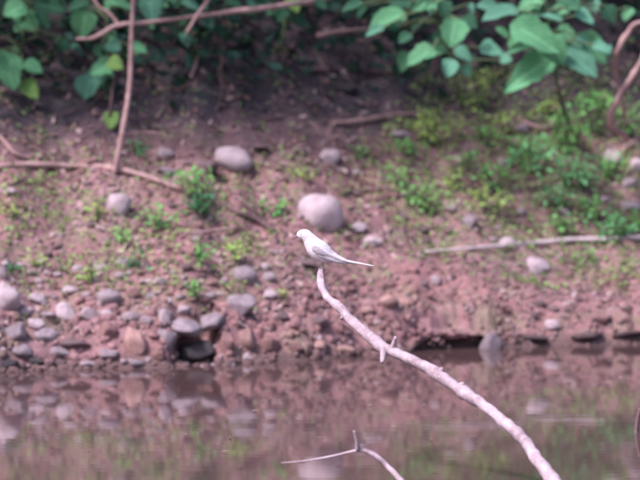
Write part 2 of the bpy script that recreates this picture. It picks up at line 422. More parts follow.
BIG = [
 (320, 214, 47, 39, 'pale', 3, 'large pink grey boulder on the bank behind the bird', 0),
 (234, 161, 41, 27, 'pale', 12, 'smooth pale oval stone tilted down to the right on the upper bank', 14),
 (119, 205, 27, 25, 'pale', 23, 'round pale pink stone below the long fallen twig', 0),
 (165, 154, 22, 13, 'grey', 31, 'small grey stone, upper of a pair beside the upright stick', 5),
 (168, 172, 24, 13, 'grey', 32, 'low grey stone, lower of a pair beside the upright stick', 5),
 (207, 169, 25, 14, 'dull', 41, 'dull brown stone just left of the pale oval stone', 0),
 (328, 158, 25, 18, 'grey', 45, 'pale grey lumpy stone straight above the large boulder', 8),
 (255, 147, 30, 9, 'dull', 47, 'flat brownish stone slab just behind the pale oval stone', 3),
 (300, 152, 14, 9, 'dull', 48, 'small brown stone between the slab and the pale grey lump', 0),
 (358, 229, 20, 12, 'pale', 51, 'small pinkish stone, upper of two right of the bird', 0),
 (370, 243, 27, 13, 'pale', 52, 'flattish pinkish stone, lower of two right of the bird', -4),
 (307, 264, 30, 10, 'dull', 53, 'low pinkish stone on the bank just under the bird\'s breast', 0),
 (244, 276, 28, 19, 'grey', 61, 'grey stone with dark base left of the branch tip', 4),
 (241, 306, 32, 24, 'grey', 62, 'broad grey violet stone below the dark based grey one', 0),
 (108, 297, 27, 15, 'grey', 63, 'blue grey stone standing alone in the left stony belt', 0),
 (70, 290, 19, 9, 'pale', 64, 'thin pale stone above the left stony belt', 0),
 (6, 298, 27, 33, 'pale', 65, 'tall pink stone at the left edge of the picture', 0),
 (27, 312, 16, 10, 'pale', 66, 'small pale stone touching the tall pink stone', 6),
 (47, 315, 18, 10, 'pale', 67, 'small pinkish stone left of the pale wedge', -4),
 (64, 315, 23, 24, 'pale', 68, 'pale wedge shaped stone in the left stony belt', 12),
 (17, 333, 26, 22, 'grey', 69, 'grey pink block below the tall pink stone', 0),
 (48, 337, 25, 18, 'grey', 70, 'rounded grey stone right of the grey pink block', 0),
 (21, 351, 26, 14, 'grey', 71, 'low grey stone at the left waterline, largest there', 0),
 (75, 346, 30, 14, 'dull', 72, 'dull brown stone in shade right of the rounded grey stone', 0),
 (164, 319, 15, 18, 'pale', 73, 'bright upright stone left of the dark hollow', 6),
 (184, 314, 17, 11, 'pale', 74, 'small bright stone above the dark hollow', 0),
 (168, 340, 26, 22, 'grey', 75, 'mauve grey stone propping the dark hollow on its left', 10),
 (226, 345, 18, 26, 'red', 77, 'upright red clay stone closing the dark hollow on its right', 0),
 (246, 341, 20, 24, 'salmon', 78, 'lumpy red clay stone second to the right of the hollow', 0),
 (270, 345, 22, 18, 'red', 79, 'flat red clay stone third to the right of the hollow', 0),
 (138, 343, 26, 34, 'salmon', 80, 'tall red clay slab left of the dark hollow', -12),
 (108, 330, 20, 28, 'red', 81, 'narrow red clay block below the blue grey stone', 0),
 (160, 357, 16, 12, 'red', 82, 'small red stone at the waterline under the mauve grey stone', 0),
 (185, 361, 12, 8, 'pale', 83, 'bright pebble at the waterline in front of the dark hollow', 0),
 (247, 359, 13, 9, 'pale', 84, 'bright pebble at the waterline below the red clay stones', 0),
 (88, 366, 21, 8, 'pale', 85, 'bright flat pebble at the left waterline', 0),
 (58, 365, 16, 9, 'dull', 86, 'dull pebble left of the bright flat pebble', 0),
 (538, 267, 27, 21, 'pale', 91, 'pale block below the whitish stick on the right', 0),
 (509, 244, 22, 13, 'pale', 92, 'pinkish stone just above the whitish stick', 0),
 (453, 209, 14, 11, 'pale', 93, 'small pink stone left of the dull right hand stone', 0),
 (470, 222, 20, 17, 'grey', 94, 'dull grey stone in the middle right of the bank', 0),
 (612, 159, 22, 18, 'pale', 95, 'pink stone below the hooked red branch', 0),
 (628, 184, 20, 12, 'pale', 96, 'bright pale stone by the right edge', 0),
 (606, 202, 15, 9, 'pale', 97, 'small pink stone left of the flat one by the right edge', 0),
 (630, 208, 24, 12, 'pale', 98, 'flat pinkish stone by the right edge', 0),
 (402, 136, 24, 14, 'grey', 99, 'dull grey stone at the end of the pale stick', 0),
 (523, 130, 18, 13, 'grey', 100, 'grey stone among the weeds under the big leaves', 0),
 (345, 88, 27, 14, 'dark', 101, 'dark stone in the shade under the upper stick', 0),
 (386, 303, 23, 16, 'salmon', 102, 'orange red clay stone, left of a pair right of the branch', 0),
 (405, 304, 18, 13, 'salmon', 103, 'orange red clay stone, right of a pair right of the branch', 0),
 (367, 312, 19, 12, 'salmon', 104, 'low red stone between the branch and the orange pair', 0),
 (320, 347, 20, 12, 'salmon', 105, 'red stone at the waterline left of the branch', 0),
 (345, 351, 22, 11, 'salmon', 106, 'flat red stone at the waterline under the branch', 0),
 (296, 350, 18, 12, 'red', 107, 'small red lump at the waterline middle', 0),
 (553, 326, 20, 11, 'pale', 108, 'small pinkish stone on the right slope above the water', 0),
 (600, 318, 22, 12, 'red', 109, 'reddish stone on the slope near the right edge above water', 0),
 (3, 273, 14, 14, 'pale', 110, 'pale stone cut by the left edge above the tall pink one', 0),
 (100, 268, 14, 8, 'pale', 111, 'little pale stone above the blue grey stone', 0),
 (318, 323, 20, 14, 'dull', 112, 'brown stone left of the branch above the red waterline stones', 0),
 (283, 318, 18, 13, 'dull', 113, 'brown stone right of the broad grey violet stone', 0),
 (437, 281, 14, 10, 'pale', 114, 'small pale stone alone on the red slope right of the branch', 0),
 (160, 282, 14, 9, 'pale', 115, 'small pink stone right of the blue grey stone', 0),
 (212, 283, 15, 10, 'red', 116, 'small reddish stone left of the dark based grey one', 0),
 (505, 163, 18, 12, 'grey', 117, 'dull stone half hidden by weeds in the middle right', 0),
 (436, 350, 34, 8, 'undercut_shade', 120, 'flat dark stone added as undercut shade right of the branch', 0),  # this and the next dark stones are added as the undercut's shade
 (535, 339, 40, 8, 'undercut_shade', 121, 'long dark stone added as undercut shade right of the pointed stone', 2),
 (586, 336, 36, 8, 'undercut_shade', 122, 'dark stone added as undercut shade below the reddish right stone', 0),
 (630, 335, 38, 8, 'undercut_shade', 123, 'dark stone added as undercut shade by the right edge', -2),
 (37, 299, 20, 14, 'pale', 130, 'pale angular stone right of the tall pink stone', 8),
 (88, 314, 22, 14, 'pale', 131, 'pale stone between the wedge and the narrow red block', -6),
 (60, 354, 22, 12, 'grey', 132, 'low lilac stone above the dull waterline pebble', 4),
 (131, 316, 20, 14, 'pale', 133, 'pale pink stone left of the bright upright stone', 0),
 (150, 298, 18, 11, 'grey', 134, 'grey stone above the bright upright stone', 6),
 (270, 296, 18, 12, 'pale', 135, 'pale stone right above the brown stone left of the branch', 0),
 (35, 325, 18, 12, 'pale', 136, 'pale stone wedged between the grey pink block and its rounded neighbour', 10),
 (108, 355, 22, 12, 'grey', 137, 'lilac stone near the water below the narrow red block', 0),
 (566, 214, 15, 10, 'pale', 138, 'small pale stone among weeds above the whitish stick', 0),
 (637, 166, 20, 15, 'pale', 139, 'pale pink stone cut by the right edge below the hooked branch', 0),
 (586, 203, 13, 9, 'pale', 140, 'tiny pale stone left of the small pink stone at the right', 0),
 (520, 214, 14, 10, 'pale', 141, 'pale stone between the dull grey stone and the right weeds', 0),
 (8, 365, 22, 12, 'dark', 118, 'dark wet stone at the far left waterline', 0),
 (35, 362, 18, 10, 'dark', 119, 'dark wet stone under the low grey stone at the left waterline', 0),
]
CUTS = {3: 4, 12: 3, 23: 3, 63: 5, 61: 6, 7: 5}
taken = []
for (px, py, ww, hh, mt, sd_, lab, rot) in BIG:
    if px < 85 and py > 280 and py < 356: ww *= 1.12; hh *= 1.0
    nm = 'boulder' if ww > 44 else ('clay_block' if mt in ('red', 'salmon') else 'stone')
    put_stone(nm, px, py, ww, hh, mt, sd_, lab, rot, cuts=CUTS.get(sd_, 11), sharp=.86 if sd_ in CUTS else .66, cat='boulder' if ww > 44 else 'stone')
    taken.append((px, py, max(ww, hh)))

SY = lambda x: float(np.interp(x, SHX, SHY))
for (x, dy, z, sc, rt, sd_, mt, lab) in (
        (-.365, .11, .098, (.048, .075, .026), 22, 76, 'grey', 'mauve grey stone slanting over the dark hollow at the waterline'),
        (-.295, .13, .108, (.036, .07, .024), -14, 276, 'grey', 'grey stone capping the right end of the dark hollow'),
        (-.335, .10, .034, (.058, .05, .028), 0, 176, 'dark', 'black stone added as shade inside the hollow under the mauve grey stones')):  # black stone added to paint the hollow's deep shade
    o = link('stone', stone_mesh(sd_, 3, 10, .72, .35), mt); o.scale = sc; o.location = (x, SY(x) + dy, z); o.rotation_euler = (.08, R(rt), 0)
    tag(o, lab, 'stone')
taken.append((200, 338, 46))
pt = link('stone', stone_mesh(90, 3, 9, .7, .4), 'grey'); sx_ = (491 - 320) / FPX * 14.1
pt.data.vertices.foreach_set('co', [c for v in pt.data.vertices for c in (v.co.x * (1.0 - .86 * max(0, (v.co.z + .5) / 1.5)) + .12 * v.co.z, v.co.y * (1.0 - .6 * max(0, (v.co.z + .5) / 1.5)), v.co.z)])
pt.scale = (.052, .035, .036); pt.location = (sx_, 14.11, .018); pt.rotation_euler = (0, R(-6), .3)
tag(pt, 'pale pointed stone standing at the right waterline under the soil ledge', 'stone'); taken.append((491, 337, 32))

# smaller pebbles of the bank: individuals from a few shapes
PEB = [stone_mesh(500 + i, 2, 8) for i in range(8)]
PEBM = {}
USED = set(); CW = {'pale': 'pale', 'grey': 'grey', 'dull': 'brown', 'red': 'reddish', 'dark': 'dark'}
def pebble_label(px, py, s, mt, fallback):
    near = sorted(BIG, key=lambda b: math.hypot(b[0] - px, b[1] - py))[:7]
    size = 'tiny' if s < 9 else 'small'
    for b in near:
        dx, dy = px - b[0], py - b[1]
        if math.hypot(dx, dy) > 85 or len(b[6].split()) > 11: continue
        if abs(dx) > 2.2 * abs(dy): d = 'left of' if dx < 0 else 'right of'
        elif abs(dy) > 2.2 * abs(dx): d = 'above' if dy < 0 else 'below'
        else: d = ('up' if dy < 0 else 'down') + (' left of' if dx < 0 else ' right of')
        lab = f'{size} {CW[mt]} pebble {d} {b[6]}'
        if lab not in USED and len(lab.split()) <= 16:
            USED.add(lab); return lab
    return fallback
ZONES = [  # x0,x1,y0,y1,count,label,group
 (0, 270, 262, 366, 90, 'small pebble among the stones of the left stony belt', 'pebbles of the left stony belt'),
 (270, 430, 280, 358, 44, 'small reddish pebble on the slope around the branch', 'pebbles around the branch'),
 (430, 640, 262, 340, 22, 'small pebble scattered on the bare red slope right of the branch', 'pebbles on the right slope'),
 (0, 430, 150, 262, 34, 'small pebble in the litter of the middle bank left of the weeds', 'pebbles of the middle bank'),
 (430, 640, 170, 262, 16, 'small pebble among the weeds on the right bank', 'pebbles among the right weeds'),
]
for (x0, x1, y0, y1, cnt, lab, grp) in ZONES:
    made = 0
    while made < cnt:
        px, py = rnd.uniform(x0, x1), rnd.uniform(y0, y1); s = rnd.choice((6, 7, 8, 9, 10, 12, 14 if x1 < 300 else 9))
        if any(abs(px - a) < (s + c) * .5 and abs(py - b_) < (s + c) * .42 for a, b_, c in taken): continue
        mt = rnd.choice(('pale', 'pale', 'grey', 'dull', 'red') if x1 < 300 else ('pale', 'dull', 'red', 'red', 'dull'))
        if 'reddish' in lab: mt = rnd.choice(('red', 'red', 'dull'))
        i = rnd.randrange(8)
        if (i, mt) not in PEBM:
            mm = PEB[i].copy(); mm.materials.append(M[mt]); PEBM[i, mt] = mm
        o = put_stone('pebble', px, py, s * rnd.uniform(.9, 1.5), s * rnd.uniform(.6, .9), mt, made * 7 + i, pebble_label(px, py, s, mt, lab), rnd.uniform(-12, 12), PEBM[i, mt], grp, 'pebble')
        taken.append((px, py, s)); made += 1

# gravel: uncountable
def scatter_points(n, x0, x1, t0, t1, dens=None):
    out = []
    while len(out) < n:
        k = n * 2
        x = rng.uniform(x0, x1, k); tt = rng.uniform(t0, t1, k); y = np.interp(x, SHX, SHY) + tt
        keep = np.ones(k, bool)
        if dens is not None: keep = rng.uniform(0, 1, k) < dens(x, y, tt)
        out += list(zip(x[keep], y[keep]))
    P = np.array(out[:n]); z = height(P[:, 0], P[:, 1]); e = .01
    gx = (height(P[:, 0] + e, P[:, 1]) - z) / e; gy = (height(P[:, 0], P[:, 1] + e) - z) / e
    N = np.stack([-gx, -gy, np.ones(n)], 1); N /= np.linalg.norm(N, axis=1)[:, None]
    return np.column_stack([P, z]), N

def frames(N, tilt):
    n = len(N); N = N + rng.normal(0, tilt, (n, 3)); N /= np.linalg.norm(N, axis=1)[:, None]
    A = rng.normal(0, 1, (n, 3)); U = np.cross(N, A); U /= np.linalg.norm(U, axis=1)[:, None]
    return U, np.cross(N, U), N

def instance_mesh(name, BV, BF, P, U, W, N, S):
    """stamp a base shape at points"""
    n, k = len(P), len(BV); BV = np.array(BV, float); BF = np.array(BF)
    S = np.asarray(S, float)
    if S.ndim == 1: S = np.stack([S, S, S], 1)
    V = P[:, None, :] + (BV[None, :, 0:1] * S[:, None, 0:1]) * U[:, None, :] + (BV[None, :, 1:2] * S[:, None, 1:2]) * W[:, None, :] + (BV[None, :, 2:3] * S[:, None, 2:3]) * N[:, None, :]
    F = (BF[None] + (np.arange(n) * k)[:, None, None]).reshape(-1, BF.shape[1])
    return np_mesh(name, V.reshape(-1, 3), F)

iv, if_ = ico(1)
P, N = scatter_points(6000, -2.6, 2.6, .0, 1.35, lambda x, y, tt: np.clip(1.15 - tt * .95 - .30 * (x > .25), .06, 1) * (.35 + .9 * (vnoise(x * 7, y * 7, 40) > -.05)))
U, W, N2 = frames(N, .3)
sz = rng.uniform(.0025, .0075, len(P)) * rng.choice((1, 1, 1, 1.5), len(P))
me = instance_mesh('gravel', [v for v in iv], if_, P + N * (sz * .2)[:, None] + np.array((0, 0, 1)) * (.0 + .03 * ((P[:, 0] > .28) & (P[:, 0] < .56) & (P[:, 1] - np.interp(P[:, 0], SHX, SHY) < .10)))[:, None], U, W, N2, np.stack([sz * 1.3, sz, sz * .7], 1))
tag(link('gravel', me, 'gravel'), 'fine reddish and grey gravel strewn over the bank', 'gravel', kind='stuff')

# crumbled clods of bank soil along the shore and on the ledge
iv2, if2 = ico(2)
P, N = scatter_points(1500, -1.9, 1.9, -.03, .34, lambda x, y, tt: np.clip(1.1 - tt * 2.4, .15, 1))
tq = P[:, 1] - np.interp(P[:, 0], SHX, SHY); on = (P[:, 0] > .24) & (P[:, 0] < .58) & (tq < .12)
P[:, 2] = np.maximum(P[:, 2], 0) + on * rng.uniform(.02, .055, len(P))
U, W, N2 = frames(N, .5); sz = rng.uniform(.004, .017, len(P)) * np.where(on, .75, 1) * np.where(P[:, 0] > .3, .55, 1)
bv = [v * (1 + .35 * mnoise.noise(v * 1.6 + Vector((3, 9, 1)))) for v in iv2]
me = instance_mesh('soil_clods', bv, if2, P, U, W, N2, np.stack([sz * 1.35, sz, sz * .75], 1))
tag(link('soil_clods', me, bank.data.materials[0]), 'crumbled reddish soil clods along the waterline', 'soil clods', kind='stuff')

# leaf litter
LB = [(-.5, 0, .05), (-.2, .26, .10), (-.2, -.26, .10), (.2, .24, .02), (.2, -.24, .02), (.55, 0, .16)]
LF = [(0, 2, 1), (1, 2, 4), (1, 4, 3), (3, 4, 5)]
P, N = scatter_points(15000, -3.5, 3.5, .06, 2.0, lambda x, y, tt: np.clip(.25 + tt * .55, 0, 1) * np.clip(1.25 - .95 * np.clip((tt - .85) / .35, 0, 1), 0, 1) * (.35 + .65 * (vnoise(x * 4, y * 4, 44) > -.1)))
U, W, N2 = frames(N, .38)
sz = rng.uniform(.010, .034, len(P))
me = instance_mesh('leaf_litter', LB, LF, P + N * .005, U, W, N2, np.stack([sz, sz * rng.uniform(.4, 1, len(P)), sz], 1))
tag(link('leaf_litter', me, 'litter'), 'brown and pinkish dead leaf litter covering the bank', 'leaf litter', kind='stuff')

n = 70; P = np.stack([rng.uniform(-1.4, 1.4, n), rng.uniform(10.9, 13.9, n), np.full(n, .0035)], 1)
U, W, N2 = frames(np.tile(np.array((0, 0, 1.)), (n, 1)), .06); sz = rng.uniform(.006, .022, n)
me = instance_mesh('floating_debris', LB, LF, P, U, W, N2, np.stack([sz, sz * .7, sz * .25], 1))
tag(link('floating_debris', me, 'litter'), 'scattered dead leaf bits floating on the still water', 'debris', kind='stuff')

# low green ground cover in patches (photo position, radius, weight)
GC = [(40, 225, 70, .28), (60, 262, 60, .28), (190, 235, 80, .36), (215, 265, 40, .4), (150, 215, 30, .8), (265, 210, 35, .7), (420, 195, 40, .9),
      (500, 200, 75, 1.2), (560, 160, 85, 1.5), (600, 225, 60, 1.2), (470, 130, 60, 1.1), (520, 130, 60, 1.2), (620, 180, 50, .9), (540, 225, 60, 1.0), (480, 235, 50, .7), (610, 260, 45, .6), (25, 190, 40, .4), (390, 170, 40, .5), (240, 230, 40, .5), (110, 270, 45, .25), (190, 290, 40, .3), (300, 185, 50, .35), (620, 130, 50, .6)]
GW = [(ground(a, b_), c * pxm(14.5), d) for a, b_, c, d in GC]
def cover_d(x, y, tt):
    d = .09 + 0 * x
    for g, r_, wt in GW: d = d + wt * np.exp(-(((x - g.x) / r_) ** 2 + ((y - g.y) / (r_ * 1.6)) ** 2))
    d = d * (.3 + .9 * (vnoise(x * 9, y * 9, 50) > 0)) * (tt > .22)
    return np.clip(d + .18 * (np.abs(x) > 1.4), 0, 1)
P, N = scatter_points(20000, -3.2, 3.2, .2, 1.7, cover_d)
N = N * .5 + np.array((0, -.25, .6)); U, W, N2 = frames(N, .45)
sz = rng.uniform(.007, .018, len(P))
me = instance_mesh('ground_cover', LB, LF, P + np.array((0, 0, 1)) * rng.uniform(.002, .022, len(P))[:, None], U, W, N2, np.stack([sz, sz * .8, sz], 1))
tag(link('ground_cover', me, 'cover'), 'low yellowish green creeping plants patched over the bank', 'ground cover', kind='stuff')

# fine twigs lying in the litter, mostly higher up
def twig_field(name, n, t0, t1, label, lift, lo, hi):
    P, N = scatter_points(n, -2.6, 2.6, t0, t1)
    parts = []
    for p, nn in zip(P, N):
        L = rnd.uniform(lo, hi); a = rnd.uniform(0, math.pi); r0 = rnd.uniform(.0012, .0032)
        d = np.array((math.cos(a), math.sin(a) * .8, rnd.uniform(-.1, .9) * lift)); bend = np.array((rnd.gauss(0, .2), rnd.gauss(0, .2), rnd.gauss(0, .1)))
        path = []
        for k in range(5):
            s = k / 4; q = p + d * L * (s - .3) + bend * L * (s * (1 - s)) * 2
            q[2] = max(q[2], float(height(q[0], q[1])) + r0)
            path.append((*q, r0 * (1.1 - .6 * s)))
        parts.append(tube_data(path, 4))
    V, F = merge(parts)
    o = link(name, mesh(name, V, F), 'twigs'); tag(o, label, 'twigs', kind='stuff')
twig_field('twig_litter', 330, .25, 1.75, 'fine dry twigs and rootlets lying over the bank', .5, .05, .22)

twig_field('root_tangle', 190, 1.0, 1.9, 'tangle of thin roots and dead stems in the shade under the thicket', 1.3, .08, .3)

# ------------------------------------------------------------------ STICKS AND BRANCHES
def stick(name, label, pts, mat, lift=0, extra=(), cat='stick', wob=.42, n=5, sides=8, group=None):
    """pts: (px, py, width px, Y or None). None = lying on the bank. extra: side twigs as lists of the same"""
    def path3(pts):
        out = []
        for p in pts:
            if p[3] is None:
                g = ground(p[0], p[1]); r = p[2] * pxm(g.y) / 2
                r *= .88; out.append((g.x, g.y, g.z + r * .75 + lift, r))
            else:
                q = at(p[0], p[1], p[3]); out.append((q.x, q.y, q.z, p[2] * pxm(p[3]) / 2 * (1 if mat == 'bleached' else .82)))
        sm = catmull(out, n)
        return sm
    mp = path3(pts); base = min(mp, key=lambda q: q[2])[:3]
    V, F = tube_data(mp, sides, wob, len(label))
    root = None
    if extra:
        root = empty(name, tuple(base)); tag(root, label, cat, group)
        link('main_stem', mesh('main_stem', recenter(V, base), F), mat, root)
        for e in extra:
            V2, F2 = tube_data(path3(e), sides, wob, 3); link('side_twig', mesh('side_twig', recenter(V2, base), F2), mat, root)
        return root
    o = link(name, mesh(name, recenter(V, base), F), mat); o.location = tuple(base); tag(o, label, cat, group)
    return o

# the perch: a bleached dead branch rising from the water
YB, YT = 10.62, 11.32
perch = [(322, 268.5, 5.5), (320.5, 276, 9), (321.5, 287, 10.5), (329, 298, 10), (340, 308, 11), (351, 320, 13), (367, 333, 12), (384, 347, 16), (399, 354, 13), (419, 364, 12.5), (438, 374, 14),
         (455, 387, 13), (464, 393, 15), (489, 409, 13.5), (509, 427, 14.5), (524, 439, 16), (535, 457, 17), (549, 476, 18.5), (566, 500, 19), (590, 540, 21), (610, 590, 24)]
pts = [(a + .9 * math.sin(b_ * .9), b_, c * .83 * (1 + .10 * math.sin(b_ * 1.7)), YT + (YB - YT) * ((b_ - 268) / 222)) for a, b_, c in perch]
def yd(b_): return YT + (YB - YT) * ((b_ - 268) / 222)
stick('perch_branch', 'bleached pale bare branch rising diagonally from the water, bird on its tip', pts, 'bleached', 0,
      extra=[[(391, 352, 8, yd(350)), (394, 344, 5.5, yd(350) - .01), (395.5, 337, 3, yd(350) - .02)],
             [(384, 348, 9, yd(350)), (383, 357, 6, yd(350) - .01), (382, 363, 3, yd(350) - .02)],
             [(346, 314, 6, yd(313)), (341, 319, 4, yd(313) - .01)],
             [(457, 388, 9, yd(388)), (464, 384, 5, yd(388) - .01)],
             [(437, 373, 8, yd(373)), (443, 369, 4, yd(373) - .01)]], cat='branch', wob=.35, n=6, sides=12)
Y2 = 10.72
stick('driftwood_twig', 'thin curved pale twig with forked tip sticking up from the water at the bottom', [(357, 449, 4, Y2), (366, 451, 5, Y2), (377, 457, 5.5, Y2), (387, 466, 6, Y2), (396, 475, 6, Y2 - .03), (408, 490, 7, Y2 - .06), (425, 520, 8, Y2 - .12), (440, 560, 9, Y2 - .2)], 'bleached', 0,
      extra=[[(358, 450, 5.5, Y2), (357, 441, 3.6, Y2 - .01), (354, 431, 2, Y2 - .02)], [(360, 450, 4.5, Y2), (350, 452, 2.6, Y2), (328, 457, 2.2, Y2), (305, 461, 2, Y2), (281, 463, 1.4, Y2)]], cat='branch', wob=.3)
stick('fallen_twig', 'long reddish fallen twig arching across the left bank', [(-40, 182, 5, None), (0, 173, 6, None), (30, 171, 6.5, None), (75, 170.5, 6.5, None), (115, 174, 6.5, None), (150, 182, 6, None), (182, 194, 4.5, None)], 'twig_pink', .006, cat='twig')
UY = ground(114, 174).y - .01
stick('upright_stick', 'upright pinkish stick standing from the long fallen twig into the thicket', [(114, 174, 6.5, UY + 0.00), (118, 155, 7, UY + 0.00), (124, 122, 6.5, UY + 0.01), (129, 92, 6, UY + 0.03), (131, 55, 6, UY + 0.05), (132, 20, 5.5, UY + 0.07), (135, -30, 5, UY + 0.11), (142, -120, 4, UY + 0.15)], 'twig_pink', 0,
      extra=[[(120, 134, 3.5, UY + 0.00), (140, 132, 3, UY + 0.05), (168, 134, 2, UY + 0.09)]], cat='stick')
stick('hanging_branch', 'pink brown bare branch stretching across the top left thicket', [(76, 39, 3.5, 14.56), (92, 38, 5, 14.56), (106, 31, 5.5, 14.56), (119, 25, 6, 14.58), (150, 22, 5, 14.60), (190, 17, 5, 14.63), (235, 11, 6, 14.66), (285, 5, 6.5, 14.70), (340, -8, 7, 15), (420, -60, 8, 15.2), (470, -180, 9, 15.6)], 'twig_pink', 0,
      extra=[[(119, 25, 4.5, 14.58), (110, 14, 4, 14.58), (97, 4, 3.5, 14.59), (85, -20, 3, 14.62)]], cat='branch')
stick('dangling_twig', 'short pink twig slanting down through the top left thicket', [(186, 34, 3.5, 14.54), (196, 17, 4.5, 14.54), (206, 3, 5, 14.55), (222, -30, 5, 14.58), (250, -120, 5, 14.71)], 'twig_pink', cat='twig')
stick('shaded_branch', 'thick grey branch sloping down in shade at the top left', [(-60, 26, 7, 15.0), (0, 40, 8, 15.0), (30, 48, 8, 15.03), (60, 61, 7, 15.06), (90, 78, 5, 15.12)], 'twig_grey', cat='branch')
stick('dead_stem', 'thin brown dead stem hanging beside the upright stick', [(117, 62, 2.5, 14.62), (113, 85, 3, 14.6), (110, 112, 3, 14.58), (107, 126, 2, 14.6), (104, 140, 2, None)], 'twig_brown', cat='stem')
stick('broken_twig', 'short broken twig hanging under the dangling twig', [(199, 52, 3, None), (196, 68, 4, None), (190, 85, 3, None)], 'twig_pink', .01, cat='twig')
stick('hooked_twig', 'short hooked pinkish twig on the dark bank top', [(219, 88, 3.5, None), (219, 75, 3.5, None), (224, 70, 3.5, None), (229, 74, 2.5, None)], 'twig_brown', .012, cat='twig')
stick('root_twig', 'short light root in the dark hollow at the top middle', [(285, 72, 3, None), (288, 58, 3.5, None), (296, 48, 3, None)], 'twig_brown', .012, cat='root')
stick('broken_stick', 'short pinkish broken stick pointing left under the top middle leaves', [(317, 36, 6, 15.1), (335, 32, 5.5, 15.12), (355, 30, 4.5, 15.16), (372, 28, 4, 15.25), (395, 24, 4, 15.45), (420, 18, 4, 15.7)], 'twig_pink', cat='stick')
stick('bank_stick', 'dull straight stick lying level on the shaded upper bank', [(300, 75, 5, None), (325, 75, 5.5, None), (355, 74, 5, None), (385, 76, 4, None), (415, 78, 3, None)], 'twig_brown', .008, cat='stick')
stick('pale_stick', 'pale stick lying slightly raised on the upper bank right of centre', [(333, 130, 4.5, None), (348, 128, 5, None), (375, 124, 5.5, None), (400, 121, 4.5, None), (428, 118, 3.5, None)], 'twig_pink', .012, cat='stick')
stick('dark_stick', 'dark brown stick slanting on the bank left of the bird', [(222, 208, 5, None), (238, 218, 5.5, None), (258, 226, 5, None), (275, 235, 4, None)], 'twig_brown', .008, cat='stick')
stick('level_twig', 'thin pink twig lying level below the dark brown stick', [(180, 240, 3, None), (205, 236, 4, None), (240, 232, 3.5, None)], 'twig_pink', .006, cat='twig')
stick('short_twig', 'short reddish brown twig right of the large boulder', [(340, 198, 4.5, None), (360, 195, 4.5, None), (394, 194, 3, None)], 'twig_brown', .006, cat='twig')
stick('whitish_stick', 'long whitish stick lying across the right bank', [(425, 256, 2.5, None), (470, 254, 3.5, None), (510, 251, 4.5, None), (540, 248, 5.5, None), (575, 245, 6, None), (605, 245, 6, None), (640, 243, 6.5, None), (690, 240, 7, None)], 'white_wood', .01, cat='stick')
stick('corner_twig', 'reddish twig slanting down at the left edge', [(-20, 128, 4, None), (2, 145, 4.5, None), (14, 158, 4.5, None), (28, 163, 4.5, None), (33, 160, 3, None)], 'twig_pink', .01, cat='twig')
stick('hooked_branch', 'thick red branch with a hooked lower end at the right edge', [(650, 40, 7, 14.66), (640, 64, 7, 14.66), (626, 86, 8, 14.66), (615, 104, 8, 14.67), (610, 119, 8.5, 14.69), (615, 130, 9, 14.72), (626, 137, 7, 14.78)], 'twig_pink', cat='branch')
stick('curved_branch', 'red brown branch arching above the hooked one at the right edge', [(660, 22, 4, 14.8), (637, 23, 5, 14.8), (627, 34, 6.5, 14.8), (619, 48, 7, 14.8), (615, 64, 6, 14.82), (618, 84, 5, 14.86), (624, 110, 4, 14.9), (628, 128, 3, None)], 'twig_pink', cat='branch')
stick('edge_twig', 'thin twig slanting up out of the right edge below the hooked branch', [(648, 136, 3, None), (632, 148, 3.5, None), (616, 160, 3, None), (604, 172, 2.5, None)], 'twig_pink', .012, cat='twig')
stick('leaning_twig', 'pinkish twig lying among the weeds under the big leaf plant', [(517, 122, 3, None), (528, 130, 5, None), (545, 133, 4.5, None), (562, 127, 3.5, None)], 'twig_pink', .01, cat='twig')
stick('floating_twig', 'thin pale twig floating on the water at the right', [(556, 411, 2.5, None), (580, 410, 3, None), (606, 408, 2.5, None)], 'bleached', -.001 , cat='twig')
stick('reed_stub', 'dark brown stub standing in the water at the right edge', [(640, 408, 5, 11.9), (637, 425, 6, 11.9), (636, 450, 6, 11.88), (637, 478, 7, 11.86)], 'twig_brown', cat='stub')

# ------------------------------------------------------------------ LEAFY PLANTS
def big_leaf_mesh(seed, heart=.5, wav=.05):
    r = random.Random(seed); n = 9; V = []; F = []
    for i in range(n + 1):
        s = i / n
        w_ = (math.sin(math.pi * min(1, s ** (.55 + .25 * (1 - heart)))) ** .66) * .5
        if i == 0: w_ = .03
        if i == n: w_ = .004
        droop = -.28 * s * s
        for j in (-2, -1, 0, 1, 2):
            f = j / 2
            x = f * w_ * (1 + .12 * r.uniform(-1, 1)) + .06 * math.sin(s * 3 + seed) * s
            z = abs(f) * w_ * .30 + droop * .6 + wav * math.sin(s * 9 + f * 2 + seed) * abs(f) * .6
            V.append((x, s - .0 - (.10 * heart * abs(f) * (1 - s) ** 3 if i < 3 else 0), z))
    for i in range(n):
        for j in range(4):
            a = i * 5 + j; F.append((a, a + 1, a + 6, a + 5))
    return mesh('leaf', V, F)
LEAF = [big_leaf_mesh(i, (.2, .8, .5, .9)[i % 4]) for i in range(6)]
LEAFM = {}
def leaf_data(i, mt):
    if (i, mt) not in LEAFM:
        c = LEAF[i].copy(); c.materials.append(M[mt]); LEAFM[i, mt] = c
    return LEAFM[i, mt]

